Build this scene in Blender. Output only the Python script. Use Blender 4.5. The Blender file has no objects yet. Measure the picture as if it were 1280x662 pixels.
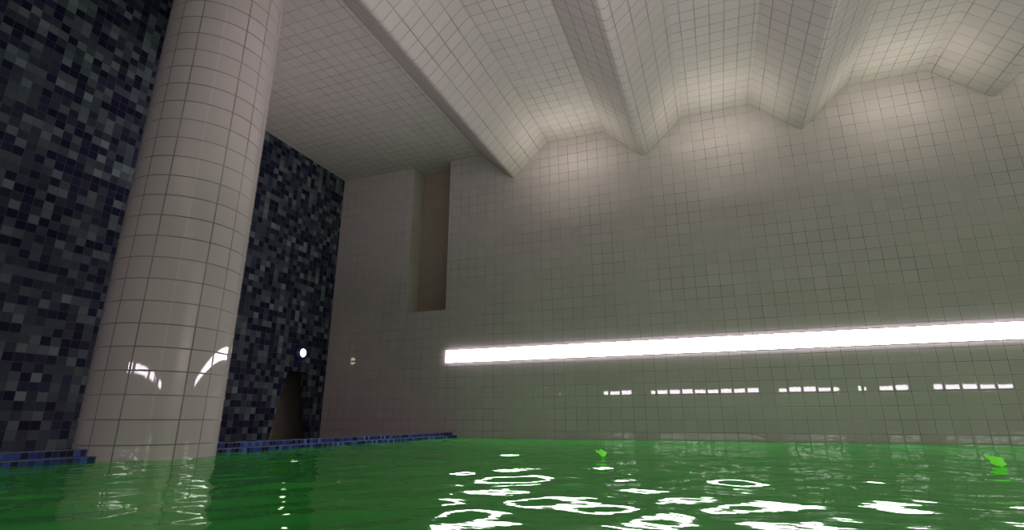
import bpy, bmesh, math, random
import numpy as np
from mathutils import Vector

random.seed(7)
scene = bpy.context.scene
COL = scene.collection
T = 0.25                      # white tile pitch (m)
D = 11.693                    # back wall, Y
E = -8.9                      # wall behind the viewer, Y
XL = -9.9                     # mosaic wall, X
XR = 17.9                     # far right wall, X
CH = 7.34                     # ceiling height above the water
CAMH = 0.3987
PX = 0.0525                   # grout phase along X
PZ = 0.1487                   # grout phase along Z
FLOORZ = -1.3
LEDGE = 0.115
WALK = -0.10                  # dry walkway behind the curb

# ------------------------------------------------------------------ helpers
def link(o, parent=None):
    COL.objects.link(o)
    if parent is not None:
        o.parent = parent
    return o

def tag(o, label=None, cat=None, group=None, kind=None):
    if label: o['label'] = label
    if cat: o['category'] = cat
    if group: o['group'] = group
    if kind: o['kind'] = kind
    return o

def empty(name, loc):
    o = bpy.data.objects.new(name, None)
    o.location = loc
    o.empty_display_size = 0.2
    return link(o)

class MB:
    """collects polygons with a uv per corner and a material slot per face"""
    def __init__(self):
        self.v, self.f, self.uv, self.mi, self.sm = [], [], [], [], []
    def face(self, pts, uvs=None, mi=0, smooth=False):
        n = len(self.v)
        self.v += [tuple(p) for p in pts]
        self.f.append(tuple(range(n, n + len(pts))))
        self.uv.append(uvs if uvs else [(p[0], p[1]) for p in pts])
        self.mi.append(mi); self.sm.append(smooth)
    def box(self, x0, x1, y0, y1, z0, z1, mi=0, skip=''):
        p = lambda x, y, z: (x, y, z)
        if 'x' not in skip: self.face([p(x0,y1,z0),p(x0,y0,z0),p(x0,y0,z1),p(x0,y1,z1)], [(y1,z0),(y0,z0),(y0,z1),(y1,z1)], mi)
        if 'X' not in skip: self.face([p(x1,y0,z0),p(x1,y1,z0),p(x1,y1,z1),p(x1,y0,z1)], [(y0,z0),(y1,z0),(y1,z1),(y0,z1)], mi)
        if 'y' not in skip: self.face([p(x0,y0,z0),p(x1,y0,z0),p(x1,y0,z1),p(x0,y0,z1)], [(x0,z0),(x1,z0),(x1,z1),(x0,z1)], mi)
        if 'Y' not in skip: self.face([p(x1,y1,z0),p(x0,y1,z0),p(x0,y1,z1),p(x1,y1,z1)], [(x1,z0),(x0,z0),(x0,z1),(x1,z1)], mi)
        if 'z' not in skip: self.face([p(x0,y1,z0),p(x1,y1,z0),p(x1,y0,z0),p(x0,y0,z0)], None, mi)
        if 'Z' not in skip: self.face([p(x0,y0,z1),p(x1,y0,z1),p(x1,y1,z1),p(x0,y1,z1)], None, mi)
    def build(self, name, mats, parent=None, origin=(0,0,0), weld=True):
        me = bpy.data.meshes.new(name)
        o = Vector(origin)
        me.from_pydata([tuple(Vector(p) - o) for p in self.v], [], self.f)
        uvl = me.uv_layers.new(name='UVMap')
        k = 0
        for poly, uvs, mi, sm in zip(me.polygons, self.uv, self.mi, self.sm):
            poly.material_index = mi; poly.use_smooth = sm
            for q in uvs:
                uvl.data[k].uv = q; k += 1
        for m in (mats if isinstance(mats, (list, tuple)) else [mats]):
            me.materials.append(m)
        if weld:
            bm = bmesh.new(); bm.from_mesh(me)
            bmesh.ops.remove_doubles(bm, verts=bm.verts, dist=1e-5)
            bm.to_mesh(me); bm.free()
        ob = bpy.data.objects.new(name, me)
        ob.location = o if parent is None else (o - parent.location)
        return link(ob, parent)

# ------------------------------------------------------------------ materials
class NT:
    def __init__(self, name):
        self.m = bpy.data.materials.new(name); self.m.use_nodes = True
        self.t = self.m.node_tree; self.t.nodes.clear()
        self.out = self.t.nodes.new('ShaderNodeOutputMaterial')
    def n(self, typ, **kw):
        x = self.t.nodes.new(typ)
        for k, v in kw.items(): setattr(x, k, v)
        return x
    def l(self, a, b): self.t.links.new(a, b)
    def put(self, sock, v):
        if hasattr(v, 'is_output'): self.l(v, sock)
        else: sock.default_value = v
    def math(self, op, a, b=None, c=None, clamp=False):
        x = self.n('ShaderNodeMath', operation=op); x.use_clamp = clamp
        self.put(x.inputs[0], a)
        if b is not None: self.put(x.inputs[1], b)
        if c is not None: self.put(x.inputs[2], c)
        return x.outputs[0]
    def mix(self, f, a, b, typ='MIX'):
        x = self.n('ShaderNodeMix', data_type='RGBA', blend_type=typ)
        self.put(x.inputs[0], f); self.put(x.inputs[6], a); self.put(x.inputs[7], b)
        return x.outputs[2]
    def mapr(self, v, a, b, c, d):
        x = self.n('ShaderNodeMapRange'); x.clamp = True
        self.put(x.inputs[0], v)
        for i, q in enumerate((a, b, c, d)): x.inputs[i+1].default_value = q
        return x.outputs[0]

def rgb(r, g, b): return (r, g, b, 1.0)

def cells(nt, pu, pv, size_u, size_v, width, uv=None):
    """grid on the metre UVs: returns grout mask (0..1), cell vector, u edge distance etc."""
    if uv is None:
        tc = nt.n('ShaderNodeUVMap'); tc.uv_map = 'UVMap'; uv = tc.outputs[0]
    sp = nt.n('ShaderNodeSeparateXYZ'); nt.l(uv, sp.inputs[0])
    res = []
    for s, ph, sz in ((sp.outputs[0], pu, size_u), (sp.outputs[1], pv, size_v)):
        q = nt.math('DIVIDE', nt.math('SUBTRACT', s, ph), sz)
        fl = nt.math('FLOOR', q)
        fr = nt.math('SUBTRACT', q, fl)
        ed = nt.math('MULTIPLY', nt.math('SUBTRACT', 0.5, nt.math('ABSOLUTE', nt.math('SUBTRACT', fr, 0.5))), sz)
        res.append((fl, ed))
    cb = nt.n('ShaderNodeCombineXYZ')
    nt.l(res[0][0], cb.inputs[0]); nt.l(res[1][0], cb.inputs[1])
    mu = nt.mapr(res[0][1], width*0.35, width*0.65, 1.0, 0.0)
    mv = nt.mapr(res[1][1], width*0.35, width*0.65, 1.0, 0.0)
    return mu, mv, cb.outputs[0], sp, res, uv

def white_noise(nt, vec, scale_off=0.0):
    w = nt.n('ShaderNodeTexWhiteNoise', noise_dimensions='3D')
    a = nt.n('ShaderNodeVectorMath', operation='ADD'); nt.l(vec, a.inputs[0]); a.inputs[1].default_value = (0.5+scale_off, 0.5, scale_off)
    nt.l(a.outputs[0], w.inputs[0])
    return w

def tile_mat(name, pu, pv, base, grout, width=0.014, rough=0.02, tilt=0.002, fade=0.5, skip_u=None, spec=0.5, ease=0.026, bump=0.35):
    nt = NT(name)
    mu, mv, cell, sp, res, uv = cells(nt, pu, pv, T, T, width)
    if skip_u is not None:      # one joint of the column is left out
        dd = nt.math('ABSOLUTE', nt.math('SUBTRACT', sp.outputs[0], skip_u))
        mu = nt.math('MULTIPLY', mu, nt.math('GREATER_THAN', dd, 0.08))
    mask = nt.math('MAXIMUM', mu, mv)
    # grout is dirtier in some places than in others
    no = nt.n('ShaderNodeTexNoise'); no.inputs['Scale'].default_value = 1.1; no.inputs['Detail'].default_value = 4
    geo = nt.n('ShaderNodeNewGeometry'); nt.l(geo.outputs['Position'], no.inputs['Vector'])
    vis = nt.mapr(no.outputs['Fac'], 0.38, 0.62, 1.0 - fade, 1.0)
    gm = nt.math('MULTIPLY', mask, vis)
    wn = white_noise(nt, cell)
    val = nt.mapr(wn.outputs['Value'], 0, 1, 0.965, 1.035)
    hs = nt.n('ShaderNodeHueSaturation'); hs.inputs['Color'].default_value = rgb(*base); nt.l(val, hs.inputs['Value'])
    # faint blotches of age in the glaze
    n2 = nt.n('ShaderNodeTexNoise'); n2.inputs['Scale'].default_value = 0.7; n2.inputs['Detail'].default_value = 5
    nt.l(geo.outputs['Position'], n2.inputs['Vector'])
    bl = nt.mapr(n2.outputs['Fac'], 0.3, 0.7, 0.0, 0.12)
    c1 = nt.mix(bl, hs.outputs[0], rgb(base[0]*0.8, base[1]*0.8, base[2]*0.72))
    c = nt.mix(gm, c1, rgb(*grout))
    p = nt.n('ShaderNodeBsdfPrincipled')
    nt.l(c, p.inputs['Base Color'])
    p.inputs['IOR'].default_value = 1.5; p.inputs['Specular IOR Level'].default_value = spec
    # the eased edges of a tile do not mirror
    ev = nt.mapr(nt.math('MINIMUM', res[0][1], res[1][1]), width*0.65, ease, 0.6, rough)
    nt.l(ev, p.inputs['Roughness'])
    # every tile sits at a very slightly different angle
    sub = nt.n('ShaderNodeVectorMath', operation='SUBTRACT'); nt.l(wn.outputs['Color'], sub.inputs[0]); sub.inputs[1].default_value = (.5, .5, .5)
    sc = nt.n('ShaderNodeVectorMath', operation='SCALE'); nt.l(sub.outputs[0], sc.inputs[0]); sc.inputs['Scale'].default_value = tilt
    ad = nt.n('ShaderNodeVectorMath', operation='ADD'); nt.l(sc.outputs[0], ad.inputs[0])
    bp = nt.n('ShaderNodeBump'); bp.inputs['Strength'].default_value = bump; bp.inputs['Distance'].default_value = 0.004
    nt.l(nt.math('SUBTRACT', 1.0, mask), bp.inputs['Height'])
    nt.l(bp.outputs[0], ad.inputs[1])
    nm = nt.n('ShaderNodeVectorMath', operation='NORMALIZE'); nt.l(ad.outputs[0], nm.inputs[0])
    nt.l(nm.outputs[0], p.inputs['Normal'])
    nt.l(p.outputs[0], nt.out.inputs[0])
    return nt.m

def mosaic_mat(name, size_u, size_v, pu, pv, stops, grout, width, rough=0.45, pair=True):
    nt = NT(name)
    mu, mv, cell, sp, res, uv = cells(nt, pu, pv, size_u, size_v, width)
    wn = white_noise(nt, cell)
    fac = wn.outputs['Value']
    ramp = nt.n('ShaderNodeValToRGB'); ramp.color_ramp.interpolation = 'CONSTANT'
    els = ramp.color_ramp.elements
    els[0].position = 0; els[0].color = rgb(*stops[0][1])
    els[1].position = stops[1][0]; els[1].color = rgb(*stops[1][1])
    for pos, c in stops[2:]:
        e = els.new(pos); e.color = rgb(*c)
    nt.l(fac, ramp.inputs[0])
    w2 = white_noise(nt, cell, 11.0)
    hs = nt.n('ShaderNodeHueSaturation'); nt.l(ramp.outputs[0], hs.inputs['Color'])
    nt.l(nt.mapr(w2.outputs['Value'], 0, 1, 0.75, 1.25), hs.inputs['Value'])
    mask = nt.math('MAXIMUM', mu, mv)
    c = nt.mix(mask, hs.outputs[0], rgb(*grout))
    p = nt.n('ShaderNodeBsdfPrincipled'); nt.l(c, p.inputs['Base Color'])
    nt.l(nt.mapr(mask, 0, 1, rough, 0.7), p.inputs['Roughness'])
    p.inputs['Specular IOR Level'].default_value = 0.04
    bp = nt.n('ShaderNodeBump'); bp.inputs['Strength'].default_value = 0.3; bp.inputs['Distance'].default_value = 0.003
    nt.l(nt.math('SUBTRACT', 1.0, mask), bp.inputs['Height']); nt.l(bp.outputs[0], p.inputs['Normal'])
    nt.l(p.outputs[0], nt.out.inputs[0])
    return nt.m

def plain_mat(name, base, rough=0.5, noise=0.1, nscale=6.0, spec=0.5, metal=0.0):
    nt = NT(name)
    tc = nt.n('ShaderNodeTexCoord')
    no = nt.n('ShaderNodeTexNoise'); no.inputs['Scale'].default_value = nscale; no.inputs['Detail'].default_value = 4
    nt.l(tc.outputs['Object'], no.inputs['Vector'])
    c = nt.mix(nt.mapr(no.outputs['Fac'], 0.3, 0.7, 0, 1), rgb(*[q*(1-noise) for q in base]), rgb(*[min(1, q*(1+noise)) for q in base]))
    p = nt.n('ShaderNodeBsdfPrincipled'); nt.l(c, p.inputs['Base Color'])
    p.inputs['Roughness'].default_value = rough; p.inputs['Specular IOR Level'].default_value = spec
    p.inputs['Metallic'].default_value = metal
    nt.l(p.outputs[0], nt.out.inputs[0])
    return nt.m

def lamp_mat(name, color, strength):
    nt = NT(name)
    e = nt.n('ShaderNodeEmission'); e.inputs[0].default_value = rgb(*color); e.inputs[1].default_value = strength
    nt.l(e.outputs[0], nt.out.inputs[0])
    return nt.m

BAR_POWER = 21.0
WT = (0.48, 0.43, 0.42); GR = (0.23, 0.205, 0.195)
M = {}
M['wall_x'] = tile_mat('white_tile_wall', PX, PZ, WT, GR)
M['wall_y'] = tile_mat('white_tile_side_wall', 0.1, PZ, WT, GR)
M['ceil'] = tile_mat('white_tile_ceiling', PX, 0.19, WT, GR, rough=0.5, spec=0.3)
M['column'] = tile_mat('white_tile_column', 0.0, PZ, WT, (0.14, 0.13, 0.12), rough=0.03, tilt=0.0008, fade=0.3, skip_u=0.0, width=0.013, ease=0.010, bump=0.1)
M['mosaic'] = mosaic_mat('slate_blue_mosaic', 0.143, 0.143, 0.03, 0.10,
    [(0, (0.012, 0.013, 0.034)), (0.22, (0.022, 0.023, 0.050)), (0.38, (0.034, 0.040, 0.060)),
     (0.58, (0.054, 0.068, 0.084)), (0.78, (0.084, 0.108, 0.120)), (0.93, (0.12, 0.158, 0.168))],
    (0.068, 0.068, 0.078), 0.007)
M['ledge'] = mosaic_mat('blue_pool_mosaic', 0.0625, 0.0625, 0.0, 0.0515,
    [(0, (0.012, 0.015, 0.05)), (0.3, (0.02, 0.035, 0.13)), (0.6, (0.03, 0.06, 0.24)), (0.85, (0.06, 0.13, 0.40))],
    (0.085, 0.09, 0.14), 0.006, rough=0.2)
M['walk'] = plain_mat('grey_walkway', (0.20, 0.19, 0.18), 0.6)
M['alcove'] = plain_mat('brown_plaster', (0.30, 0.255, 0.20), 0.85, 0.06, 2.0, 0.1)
M['jamb'] = plain_mat('pale_plaster', (0.44, 0.40, 0.36), 0.8, 0.05, 2.0, 0.1)
M['passage'] = plain_mat('beige_passage_wall', (0.36, 0.32, 0.28), 0.8, 0.06, 2.0, 0.1)
M['poolfloor'] = plain_mat('pool_bottom', (0.55, 0.72, 0.50), 0.8, 0.25, 0.9, 0.1)
M['bar'] = lamp_mat('bar_light', (1.0, 0.865, 0.98), BAR_POWER)
M['lens'] = lamp_mat('lamp_lens', (1.0, 0.96, 0.74), 6.0)
M['navy'] = plain_mat('navy_enamel', (0.012, 0.015, 0.13), 0.35, 0.1)
M['steel'] = plain_mat('grey_metal', (0.10, 0.10, 0.10), 0.45, 0.08, 8, 0.5, 0.6)

# water: clear surface, green inside
nt = NT('green_water')
tc = nt.n('ShaderNodeTexCoord')
mp = nt.n('ShaderNodeMapping'); mp.inputs['Rotation'].default_value = (0, 0, 0.35); mp.inputs['Scale'].default_value = (0.6, 1.3, 1)
nt.l(tc.outputs['Object'], mp.inputs[0])
n1 = nt.n('ShaderNodeTexNoise'); n1.inputs['Scale'].default_value = 5.0; n1.inputs['Detail'].default_value = 2.5
nt.l(mp.outputs[0], n1.inputs['Vector'])
bp = nt.n('ShaderNodeBump'); bp.inputs['Strength'].default_value = 0.12; bp.inputs['Distance'].default_value = 0.03
nt.l(n1.outputs['Fac'], bp.inputs['Height'])
fr = nt.n('ShaderNodeFresnel'); fr.inputs[0].default_value = 1.33; nt.l(bp.outputs[0], fr.inputs['Normal'])
n2 = nt.n('ShaderNodeTexNoise'); n2.inputs['Scale'].default_value = 0.8; n2.inputs['Detail'].default_value = 3
nt.l(tc.outputs['Object'], n2.inputs['Vector'])
body = nt.mix(nt.mapr(n2.outputs['Fac'], 0.35, 0.65, 0, 1), rgb(0.04, 0.40, 0.06), rgb(0.08, 0.52, 0.085))   # algae murk
df = nt.n('ShaderNodeBsdfDiffuse'); nt.l(body, df.inputs['Color'])
gl = nt.n('ShaderNodeBsdfGlossy'); gl.inputs['Color'].default_value = rgb(0.70, 0.98, 0.68); gl.inputs['Roughness'].default_value = 0.03
nt.l(bp.outputs[0], gl.inputs['Normal'])
ms = nt.n('ShaderNodeMixShader'); nt.l(nt.math('MULTIPLY', fr.outputs[0], 0.95), ms.inputs[0]); nt.l(df.outputs[0], ms.inputs[1]); nt.l(gl.outputs[0], ms.inputs[2])
nt.l(ms.outputs[0], nt.out.inputs[0])
M['water'] = nt.m

# lime leaf
nt = NT('lime_leaf_glow')
tc = nt.n('ShaderNodeTexCoord')
wv = nt.n('ShaderNodeTexNoise'); wv.inputs['Scale'].default_value = 30
nt.l(tc.outputs['Object'], wv.inputs['Vector'])
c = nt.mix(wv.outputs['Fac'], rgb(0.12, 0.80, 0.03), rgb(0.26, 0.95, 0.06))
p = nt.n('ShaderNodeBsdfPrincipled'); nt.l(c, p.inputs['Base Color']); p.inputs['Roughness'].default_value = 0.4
nt.l(c, p.inputs['Emission Color']); p.inputs['Emission Strength'].default_value = 0.3  # slight glow added so the leaf looks brighter than the room light makes it
nt.l(p.outputs[0], nt.out.inputs[0])
M['leaf'] = nt.m

# ------------------------------------------------------------------ room shell
TH = 0.3
# --- back wall with the tall recess
NX0, NX1, NZ = -7.47, -6.30, 3.11
b = MB()
def wq(b, x0, x1, z0, z1, y=D, mi=0):
    b.face([(x0,y,z0),(x1,y,z0),(x1,y,z1),(x0,y,z1)], [(x0,z0),(x1,z0),(x1,z1),(x0,z1)], mi)
WX0, WX1 = XL, XR
wq(b, WX0, NX0, -0.1, CH); wq(b, NX0, NX1, -0.1, NZ); wq(b, NX1, WX1, -0.1, CH); wq(b, WX0, WX1, FLOORZ, -0.1, mi=1)
b.box(WX0, WX1, D+0.9, D+0.9+TH, FLOORZ, CH+0.1)     # solid behind
wb = tag(b.build('wall_back', [M['wall_x'], M['poolfloor']]), kind='structure')
b = MB(); ND = 0.57
b.face([(NX0,D,NZ),(NX0,D+ND,NZ),(NX0,D+ND,CH),(NX0,D,CH)], None, 2)
b.face([(NX1,D+ND,NZ),(NX1,D,NZ),(NX1,D,CH),(NX1,D+ND,CH)])
b.face([(NX0,D,NZ),(NX1,D,NZ),(NX1,D+ND,NZ),(NX0,D+ND,NZ)])
b.face([(NX0,D+ND,NZ),(NX1,D+ND,NZ),(NX1,D+ND,CH),(NX0,D+ND,CH)])
b.face([(NX0,D+ND,CH),(NX1,D+ND,CH),(NX1,D,CH),(NX0,D,CH)], None, 1)
tag(b.build('alcove', [M['alcove'], M['ceil'], M['jamb']], wb), 'shadowy brown plastered recess in the white tiles')

# --- wall behind the viewer and right wall
b = MB(); b.face([(XR,E,FLOORZ),(XL,E,FLOORZ),(XL,E,CH),(XR,E,CH)], [(XR,FLOORZ),(XL,FLOORZ),(XL,CH),(XR,CH)])
b.box(XL, XR, E-TH, E-0.001, FLOORZ, CH)
tag(b.build('wall_front', M['wall_x']), kind='structure')
b = MB(); b.face([(XR,D,FLOORZ),(XR,E,FLOORZ),(XR,E,CH),(XR,D,CH)], [(D,FLOORZ),(E,FLOORZ),(E,CH),(D,CH)])
b.box(XR+0.001, XR+TH, E, D, FLOORZ, CH)
tag(b.build('wall_right', M['wall_y']), kind='structure')

# --- mosaic wall with the tapered doorway
DZ = 1.575; DT0, DT1 = 10.31, 10.99; DB0, DB1 = 9.95, 11.35
z0 = WALK
b = MB()
def lq(b, pts, x=XL, mi=0): b.face([(x,)+p for p in pts], [p for p in pts], mi)
lq(b, [(E,z0),(DB0,z0),(DT0,DZ),(DT0,CH),(E,CH)])
lq(b, [(DB1,z0),(D,z0),(D,CH),(DT1,CH),(DT1,DZ)])
lq(b, [(DT0,DZ),(DT1,DZ),(DT1,CH),(DT0,CH)])
lq(b, [(E,CH),(5.9,CH),(5.9,11.0),(E,11.0)])
lq(b, [(E,FLOORZ),(D,FLOORZ),(D,z0),(DB1,z0),(DB0,z0),(E,z0)])
wl = tag(b.build('wall_left', M['mosaic']), kind='structure')
JD = 0.22
b = MB(); xb = XL - JD
b.face([(XL,DB0,z0),(xb,DB0,z0),(xb,DT0,DZ),(XL,DT0,DZ)], [(0,z0),(JD,z0),(JD,DZ),(0,DZ)])
b.face([(xb,DB1,z0),(XL,DB1,z0),(XL,DT1,DZ),(xb,DT1,DZ)], [(JD,z0),(0,z0),(0,DZ),(JD,DZ)])
b.face([(XL,DT0,DZ),(xb,DT0,DZ),(xb,DT1,DZ),(XL,DT1,DZ)], [(DT0,0),(DT0,JD),(DT1,JD),(DT1,0)])
b.face([(XL,DB0,z0),(XL,DB1,z0),(xb,DB1,z0),(xb,DB0,z0)], None, 2)
xc = xb - 0.9; y0, y1, zt = 9.2, 12.6, 2.3
b.face([(xc,y0,z0),(xc,y1,z0),(xc,y1,zt),(xc,y0,zt)], None, 1)
b.face([(xb,y1,z0),(xb,y1,zt),(xc,y1,zt),(xc,y1,z0)], None, 1)
b.face([(xb,y0,z0),(xc,y0,z0),(xc,y0,zt),(xb,y0,zt)], None, 1)
b.face([(xb,y0,zt),(xc,y0,zt),(xc,y1,zt),(xb,y1,zt)], None, 1)
b.face([(xb,y0,z0),(xb,y1,z0),(xc,y1,z0),(xc,y0,z0)], None, 2)
tag(b.build('door_1', [M['mosaic'], M['passage'], M['walk']]), kind='structure')

# --- flat ceiling and pool floor
b = MB()
HX, HY, HZ = -7.1, 5.9, 11.0      # raised bay beside the mosaic wall
b.face([(XL,HY,CH),(XL,D,CH),(XR,D,CH),(XR,HY,CH)])
b.face([(HX,E,CH),(HX,HY,CH),(XR,HY,CH),(XR,E,CH)])
b.face([(HX,E,CH),(HX,E,HZ),(HX,HY,HZ),(HX,HY,CH)], [(E,CH),(E,HZ),(HY,HZ),(HY,CH)])
b.face([(HX,HY,CH),(HX,HY,HZ),(XL,HY,HZ),(XL,HY,CH)], [(HX,CH),(HX,HZ),(XL,HZ),(XL,CH)])
b.face([(XL,E,HZ),(XL,HY,HZ),(HX,HY,HZ),(HX,E,HZ)])
b.face([(XL,E,CH),(HX,E,CH),(HX,E,HZ),(XL,E,HZ)])
tag(b.build('ceiling', M['ceil']), kind='structure')
b = MB(); b.box(XL, XR, E, D, FLOORZ-0.2, FLOORZ)
tag(b.build('floor', M['poolfloor']), kind='structure')

# --- V-shaped beams hanging from the ceiling
VH, VW = 0.83, 0.94
def beam(xc, label):
    b = MB()
    prof = [(xc-VW, CH), (xc-0.055, CH-VH), (xc-0.028, CH-VH-0.012), (xc+0.028, CH-VH-0.012), (xc+0.055, CH-VH), (xc+VW, CH)]
    for (xa, za), (xb_, zb) in zip(prof, prof[1:]):
        b.face([(xa,E,za),(xa,D,za),(xb_,D,zb),(xb_,E,zb)])
    b.face([(prof[-1][0],E,CH),(prof[-1][0],D,CH),(prof[0][0],D,CH),(prof[0][0],E,CH)])
    for y in (E, D):
        b.face([(x, y, z) for x, z in (prof if y == E else prof[::-1])])
    o = b.build('ceiling_beam', M['ceil'], origin=(xc, D, CH))
    tag(o, label, 'ceiling beam', 'white tiled ceiling beams')
beam(-4.43, 'white tiled V-shaped ceiling beam bordering the flat ceiling, leftmost of the beams')
beam(-1.06, 'second white tiled V-shaped ceiling beam from the left, meeting the wall near the middle')
beam(2.31, 'third white tiled V-shaped ceiling beam from the left, bright on its right face')
beam(5.68, 'white tiled V-shaped ceiling beam at the right edge of the photo')
beam(9.05, 'white tiled V-shaped ceiling beam beyond the right edge, fifth from the left')

# --- column
CX, CY, CR = -6.06, 4.36, 0.684
face_ang = math.atan2(-CY, -CX) - math.radians(3)
b = MB(); NS = 96
zs = [FLOORZ, -0.1, CH]
for i in range(NS):
    a0 = face_ang + 2*math.pi*i/NS; a1 = face_ang + 2*math.pi*(i+1)/NS
    u0 = (i/NS)*16*T; u1 = ((i+1)/NS)*16*T
    if i >= NS/2: u0 -= 16*T; u1 -= 16*T
    p0 = (CX+CR*math.cos(a0), CY+CR*math.sin(a0)); p1 = (CX+CR*math.cos(a1), CY+CR*math.sin(a1))
    for za, zb in zip(zs, zs[1:]):
        b.face([(*p0,za),(*p1,za),(*p1,zb),(*p0,zb)], [(u0,za),(u1,za),(u1,zb),(u0,zb)], 1 if zb < 0 else 0, True)
col = b.build('column', [M['column'], M['poolfloor']], origin=(CX, CY, 0), weld=True)
tag(col, 'thick round white tiled column rising from the green water at the blue ledge', 'column')

# --- blue mosaic pool edge: a low curb and a step below it, broken by the column
M['rim'] = plain_mat('pale_grout_rim', (0.13, 0.13, 0.17), 0.5)
def edge_part(xe, xw, za, zb, name, parent):
    dy = math.sqrt((CR - 0.004)**2 - (xe - CX)**2)
    bb = MB()
    for (ya, yb) in ((E, CY-dy), (CY+dy, D)):
        bb.box(xw, xe, ya, yb, za, zb, 0)
        bb.box(xe-0.012, xe+0.003, ya, yb, zb-0.006, zb+0.002, 1)      # pale bullnose
    return bb.build(name, [M['ledge'], M['rim']], parent, origin=(xe, (E+D)/2, zb))
led = empty('pool_edge', (-6.0, 5.0, 0.0))
tag(led, 'low blue mosaic pool edge with two steps running below the dark mosaic wall', 'pool edge')
edge_part(-6.0, -6.15, FLOORZ, LEDGE, 'upper_step', led)
edge_part(-5.875, -6.0, FLOORZ, 0.0485, 'lower_step', led)
b = MB(); b.box(XL, -6.15, E, D, -0.3, WALK)
tag(b.build('floor', M['walk']), kind='structure')

# ------------------------------------------------------------------ water
xs = np.arange(-5.875, XR+0.04, 0.04); ys = np.arange(E, D+0.035, 0.035)
xs[-1] = XR; ys[-1] = D
X, Y = np.meshgrid(xs, ys)
rng = np.random.RandomState(11)
def field(n, l0, l1, th0, spread):
    """sum of random sines, height scaled so that the rms slope is 1"""
    z = np.zeros_like(X); s2 = 0
    for i in range(n):
        lam = l0 * (l1/l0) ** rng.rand()
        th = th0 + rng.randn()*spread
        k = 2*math.pi/lam
        z += lam*np.sin(k*(math.cos(th)*X + math.sin(th)*Y) + rng.rand()*6.283)
        s2 += 0.5*(lam*k)**2
    return z/math.sqrt(s2)
Z = field(40, 0.3, 1.2, math.radians(80), 1.0)*0.032
Z += field(16, 0.22, 0.6, math.radians(162), 0.22)*0.030     # cross ripple
G = field(22, 0.55, 1.0, math.radians(80), 1.2); G /= G.std()
Z += 0.003*np.maximum(0, G - 0.9)**2
Z -= Z.mean()
edge = np.clip((D - Y)/1.2, 0.15, 1)
Z *= edge
ny, nx = X.shape
co = np.stack([X, Y, Z], -1).reshape(-1, 3)
idx = np.arange(ny*nx).reshape(ny, nx)
quads = np.stack([idx[:-1,:-1], idx[:-1,1:], idx[1:,1:], idx[1:,:-1]], -1).reshape(-1, 4)
me = bpy.data.meshes.new('pool_water')
me.vertices.add(len(co)); me.vertices.foreach_set('co', co.astype(np.float32).ravel())
me.loops.add(quads.size); me.loops.foreach_set('vertex_index', quads.astype(np.int32).ravel())
me.polygons.add(len(quads)); me.polygons.foreach_set('loop_start', np.arange(0, quads.size, 4, dtype=np.int32))
me.polygons.foreach_set('use_smooth', np.ones(len(quads), dtype=bool))
me.update(calc_edges=True); me.validate()
me.materials.append(M['water'])
wat = link(bpy.data.objects.new('pool_water', me))
tag(wat, 'rippled green pool water filling the foreground', 'water', kind='stuff')
def water_z(x, y):
    i = int(np.argmin(abs(ys-y))); j = int(np.argmin(abs(xs-x)))
    return float(Z[i, j])

# ------------------------------------------------------------------ light strips
def strip(x0, x1, y, side, label, segs=None, group=None):
    """side -1: hangs on a wall at larger Y; +1: on a wall at smaller Y"""
    z0, z1 = 1.762, 2.052
    e = empty('light_strip', ((x0+x1)/2, y, z0))
    tag(e, label, 'light', group)
    b = MB()
    ya, yb = sorted((y, y + side*0.03))
    for (a, c) in (segs or [(x0, x1)]):
        b = MB()
        yy = sorted((y + side*0.011, y + side*0.027))
        b.box(a, c, yy[0], yy[1], z0, z1)
        b.build('diffuser', M['bar'], e, origin=((a+c)/2, y, z0))
    b = MB(); yy = sorted((y, y + side*0.011))
    b.box(x0-0.012, x1+0.012, yy[0], yy[1], z0-0.012, z1+0.012)
    b.build('mounting_plate', M['steel'], e, origin=((x0+x1)/2, y, z0))
    return e
strip(-6.225, 13.2, D, -1, 'long glowing white light strip on the tiled wall facing the viewer')
strip(-6.39, 13.2, E, 1, 'white light strip behind the viewer, mirrored as dashes in the tiled wall',
      segs=[(-6.39,-4.72),(-3.55,2.17),(3.2,5.95),(6.9,7.2),(7.75,9.02),(10.05,13.2)])

# round lamp over the doorway
LY, LZ = 10.68, 2.045
def ring(b, prof, n=40, mi=0, smooth=True):
    for i in range(n):
        a0, a1 = 2*math.pi*i/n, 2*math.pi*(i+1)/n
        for (xa, ra), (xb_, rb) in zip(prof, prof[1:]):
            q = [(XL+xa, LY+ra*math.cos(a0), LZ+ra*math.sin(a0)), (XL+xa, LY+ra*math.cos(a1), LZ+ra*math.sin(a1)),
                 (XL+xb_, LY+rb*math.cos(a1), LZ+rb*math.sin(a1)), (XL+xb_, LY+rb*math.cos(a0), LZ+rb*math.sin(a0))]
            if ra < 1e-6: q = [q[0], q[2], q[3]]
            elif rb < 1e-6: q = q[:3]
            b.face(q, None, mi, smooth)
lam = empty('wall_lamp', (XL, LY, LZ))
tag(lam, 'round navy wall lamp with glowing white lens above the dark doorway', 'light')
b = MB(); ring(b, [(0.0, 0.205), (0.03, 0.205), (0.045, 0.195), (0.085, 0.150), (0.085, 0.108), (0.07, 0.102), (0.07, 0.0)])
b.build('housing', M['navy'], lam, origin=(XL, LY, LZ))
b = MB(); ring(b, [(0.072, 0.102), (0.086, 0.096), (0.095, 0.07), (0.103, 0.0)])
tag(b.build('lens', M['lens'], lam, origin=(XL, LY, LZ)), 'glowing white lens')

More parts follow.
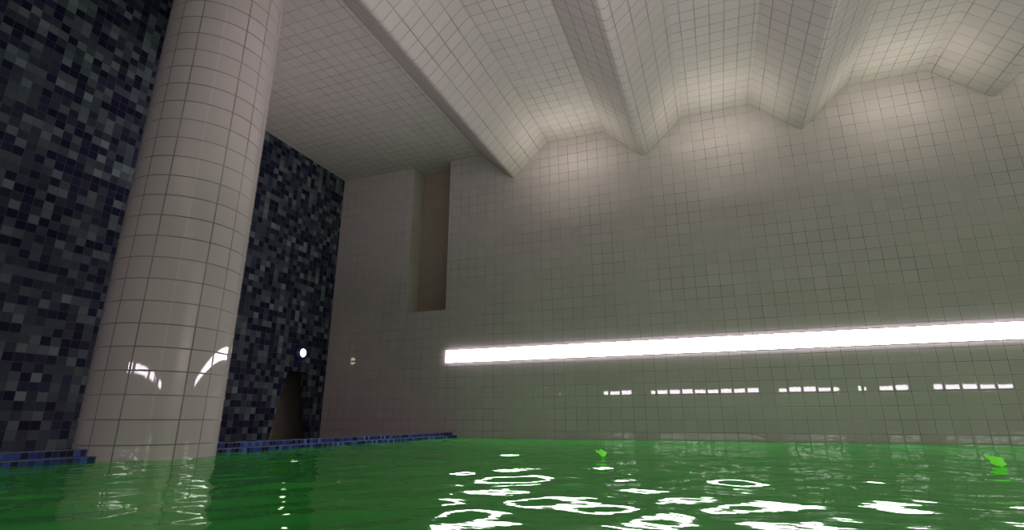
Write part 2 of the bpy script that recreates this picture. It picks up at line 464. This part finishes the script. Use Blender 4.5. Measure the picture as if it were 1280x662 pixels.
# ------------------------------------------------------------------ leaves
def leaf(x, y, label, out, rz):
    """two-lobed leaf curled up out of the water"""
    z = water_z(x, y)
    bm = bmesh.new()
    cu = sum(u for u, w in out)/len(out); cw = sum(w for u, w in out)/len(out)
    bend = lambda u, w: (u, 0.35*(w-cw) + 4.0*(u-cu)**2, w)
    c = bm.verts.new(bend(cu, cw))
    mid = [bm.verts.new(bend((u+cu)/2, (w+cw)/2)) for u, w in out]
    rim = [bm.verts.new(bend(u, w)) for u, w in out]
    n = len(out)
    for i in range(n):
        j = (i+1) % n
        bm.faces.new((c, mid[i], mid[j])); bm.faces.new((mid[i], rim[i], rim[j], mid[j]))
    me = bpy.data.meshes.new('leaf'); bm.to_mesh(me); bm.free()
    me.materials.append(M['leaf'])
    for p_ in me.polygons: p_.use_smooth = True
    o = link(bpy.data.objects.new('leaf', me))
    o.location = (x, y, z); o.rotation_euler = (0, 0, math.radians(rz))
    s = o.modifiers.new('thickness', 'SOLIDIFY'); s.thickness = 0.003
    tag(o, label, 'leaf', 'bright green leaves on the water')
OUT1 = [(-.061,.080),(-.040,.070),(-.021,.069),(-.003,.085),(.032,.064),(.050,.056),(.061,.043),(.045,.011),(.013,.001),(-.013,.024),(-.030,.040),(-.052,.046)]
OUT2 = [(-.072,.090),(-.050,.099),(-.015,.086),(.040,.080),(.058,.072),(.058,.042),(.072,.020),(.040,.000),(-.005,.010),(-.038,.028),(-.032,.046),(-.052,.066)]
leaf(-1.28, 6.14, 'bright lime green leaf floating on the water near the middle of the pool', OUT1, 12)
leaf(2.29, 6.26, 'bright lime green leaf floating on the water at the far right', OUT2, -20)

# ------------------------------------------------------------------ lamps
def point(name, loc, power, radius=0.25, color=(1, .95, .86)):
    l = bpy.data.lights.new(name, 'POINT'); l.energy = power; l.shadow_soft_size = radius; l.color = color
    o = bpy.data.objects.new(name, l); o.location = loc; link(o); return o
def area(name, loc, rot, power, sx, sy, color):
    l = bpy.data.lights.new(name, 'AREA'); l.shape = 'RECTANGLE'; l.size = sx; l.size_y = sy; l.energy = power; l.color = color
    o = bpy.data.objects.new(name, l); o.location = loc; o.rotation_euler = rot; link(o); return o
# uplighters in the mouths of the vaults
for xc in (-2.745, 0.625, 3.995, 7.365):
    for off, z, p_ in ((0.8, 6.45, 4.5), (1.0, 6.0, 4.5), (1.35, 5.35, 7.0)):
        area('unseen_uplight', (xc, D-off, z), (math.radians(180-18), 0, 0), p_*0.93, 1.6, 0.8, (1, .95, .83))
# unseen fill rows added along the vaults, over the near half of the pool
for xc in (-2.745, 0.625, 3.995, 7.365):
    for y, z, p_ in ((4.6, 3.2, 40), (-5.0, 5.2, 60)):
        area('unseen_uplight', (xc + 0.6, y, z), (math.radians(180), math.radians(-8), 0), p_, 1.4, 1.4, (1, .81, .94))
area('unseen_uplight', (-7.6, 6.6, 3.6), (math.radians(180), 0, 0), 26, 2.0, 1.2, (1, .86, .90))  # unseen fill lamp added to lift the flat ceiling
# unseen lamp added to wash the right wall, whose bounce lights the hall
area('end_wall_fill', (XR-4.0, 1.4, 3.6), (0, math.radians(-90), 0), 700, 2.0, 8.0, (1, .88, .92))

w = bpy.data.worlds.new('world'); scene.world = w; w.use_nodes = True
w.node_tree.nodes['Background'].inputs[0].default_value = (0.02, 0.02, 0.02, 1)

# ------------------------------------------------------------------ camera
cam = bpy.data.cameras.new('camera'); co_ = bpy.data.objects.new('camera', cam); link(co_)
cam.sensor_width = 36; cam.lens = 652/1280*36; cam.clip_end = 200; cam.clip_start = 0.02
co_.location = (0, 0, CAMH)
co_.rotation_euler = (math.radians(90+16.52), 0, math.radians(20.92))
scene.camera = co_
scene.view_settings.view_transform = 'Standard'
scene.view_settings.look = 'None'
scene.view_settings.gamma = 1
scene.view_settings.use_curve_mapping = False
scene.view_settings.exposure = 0.1
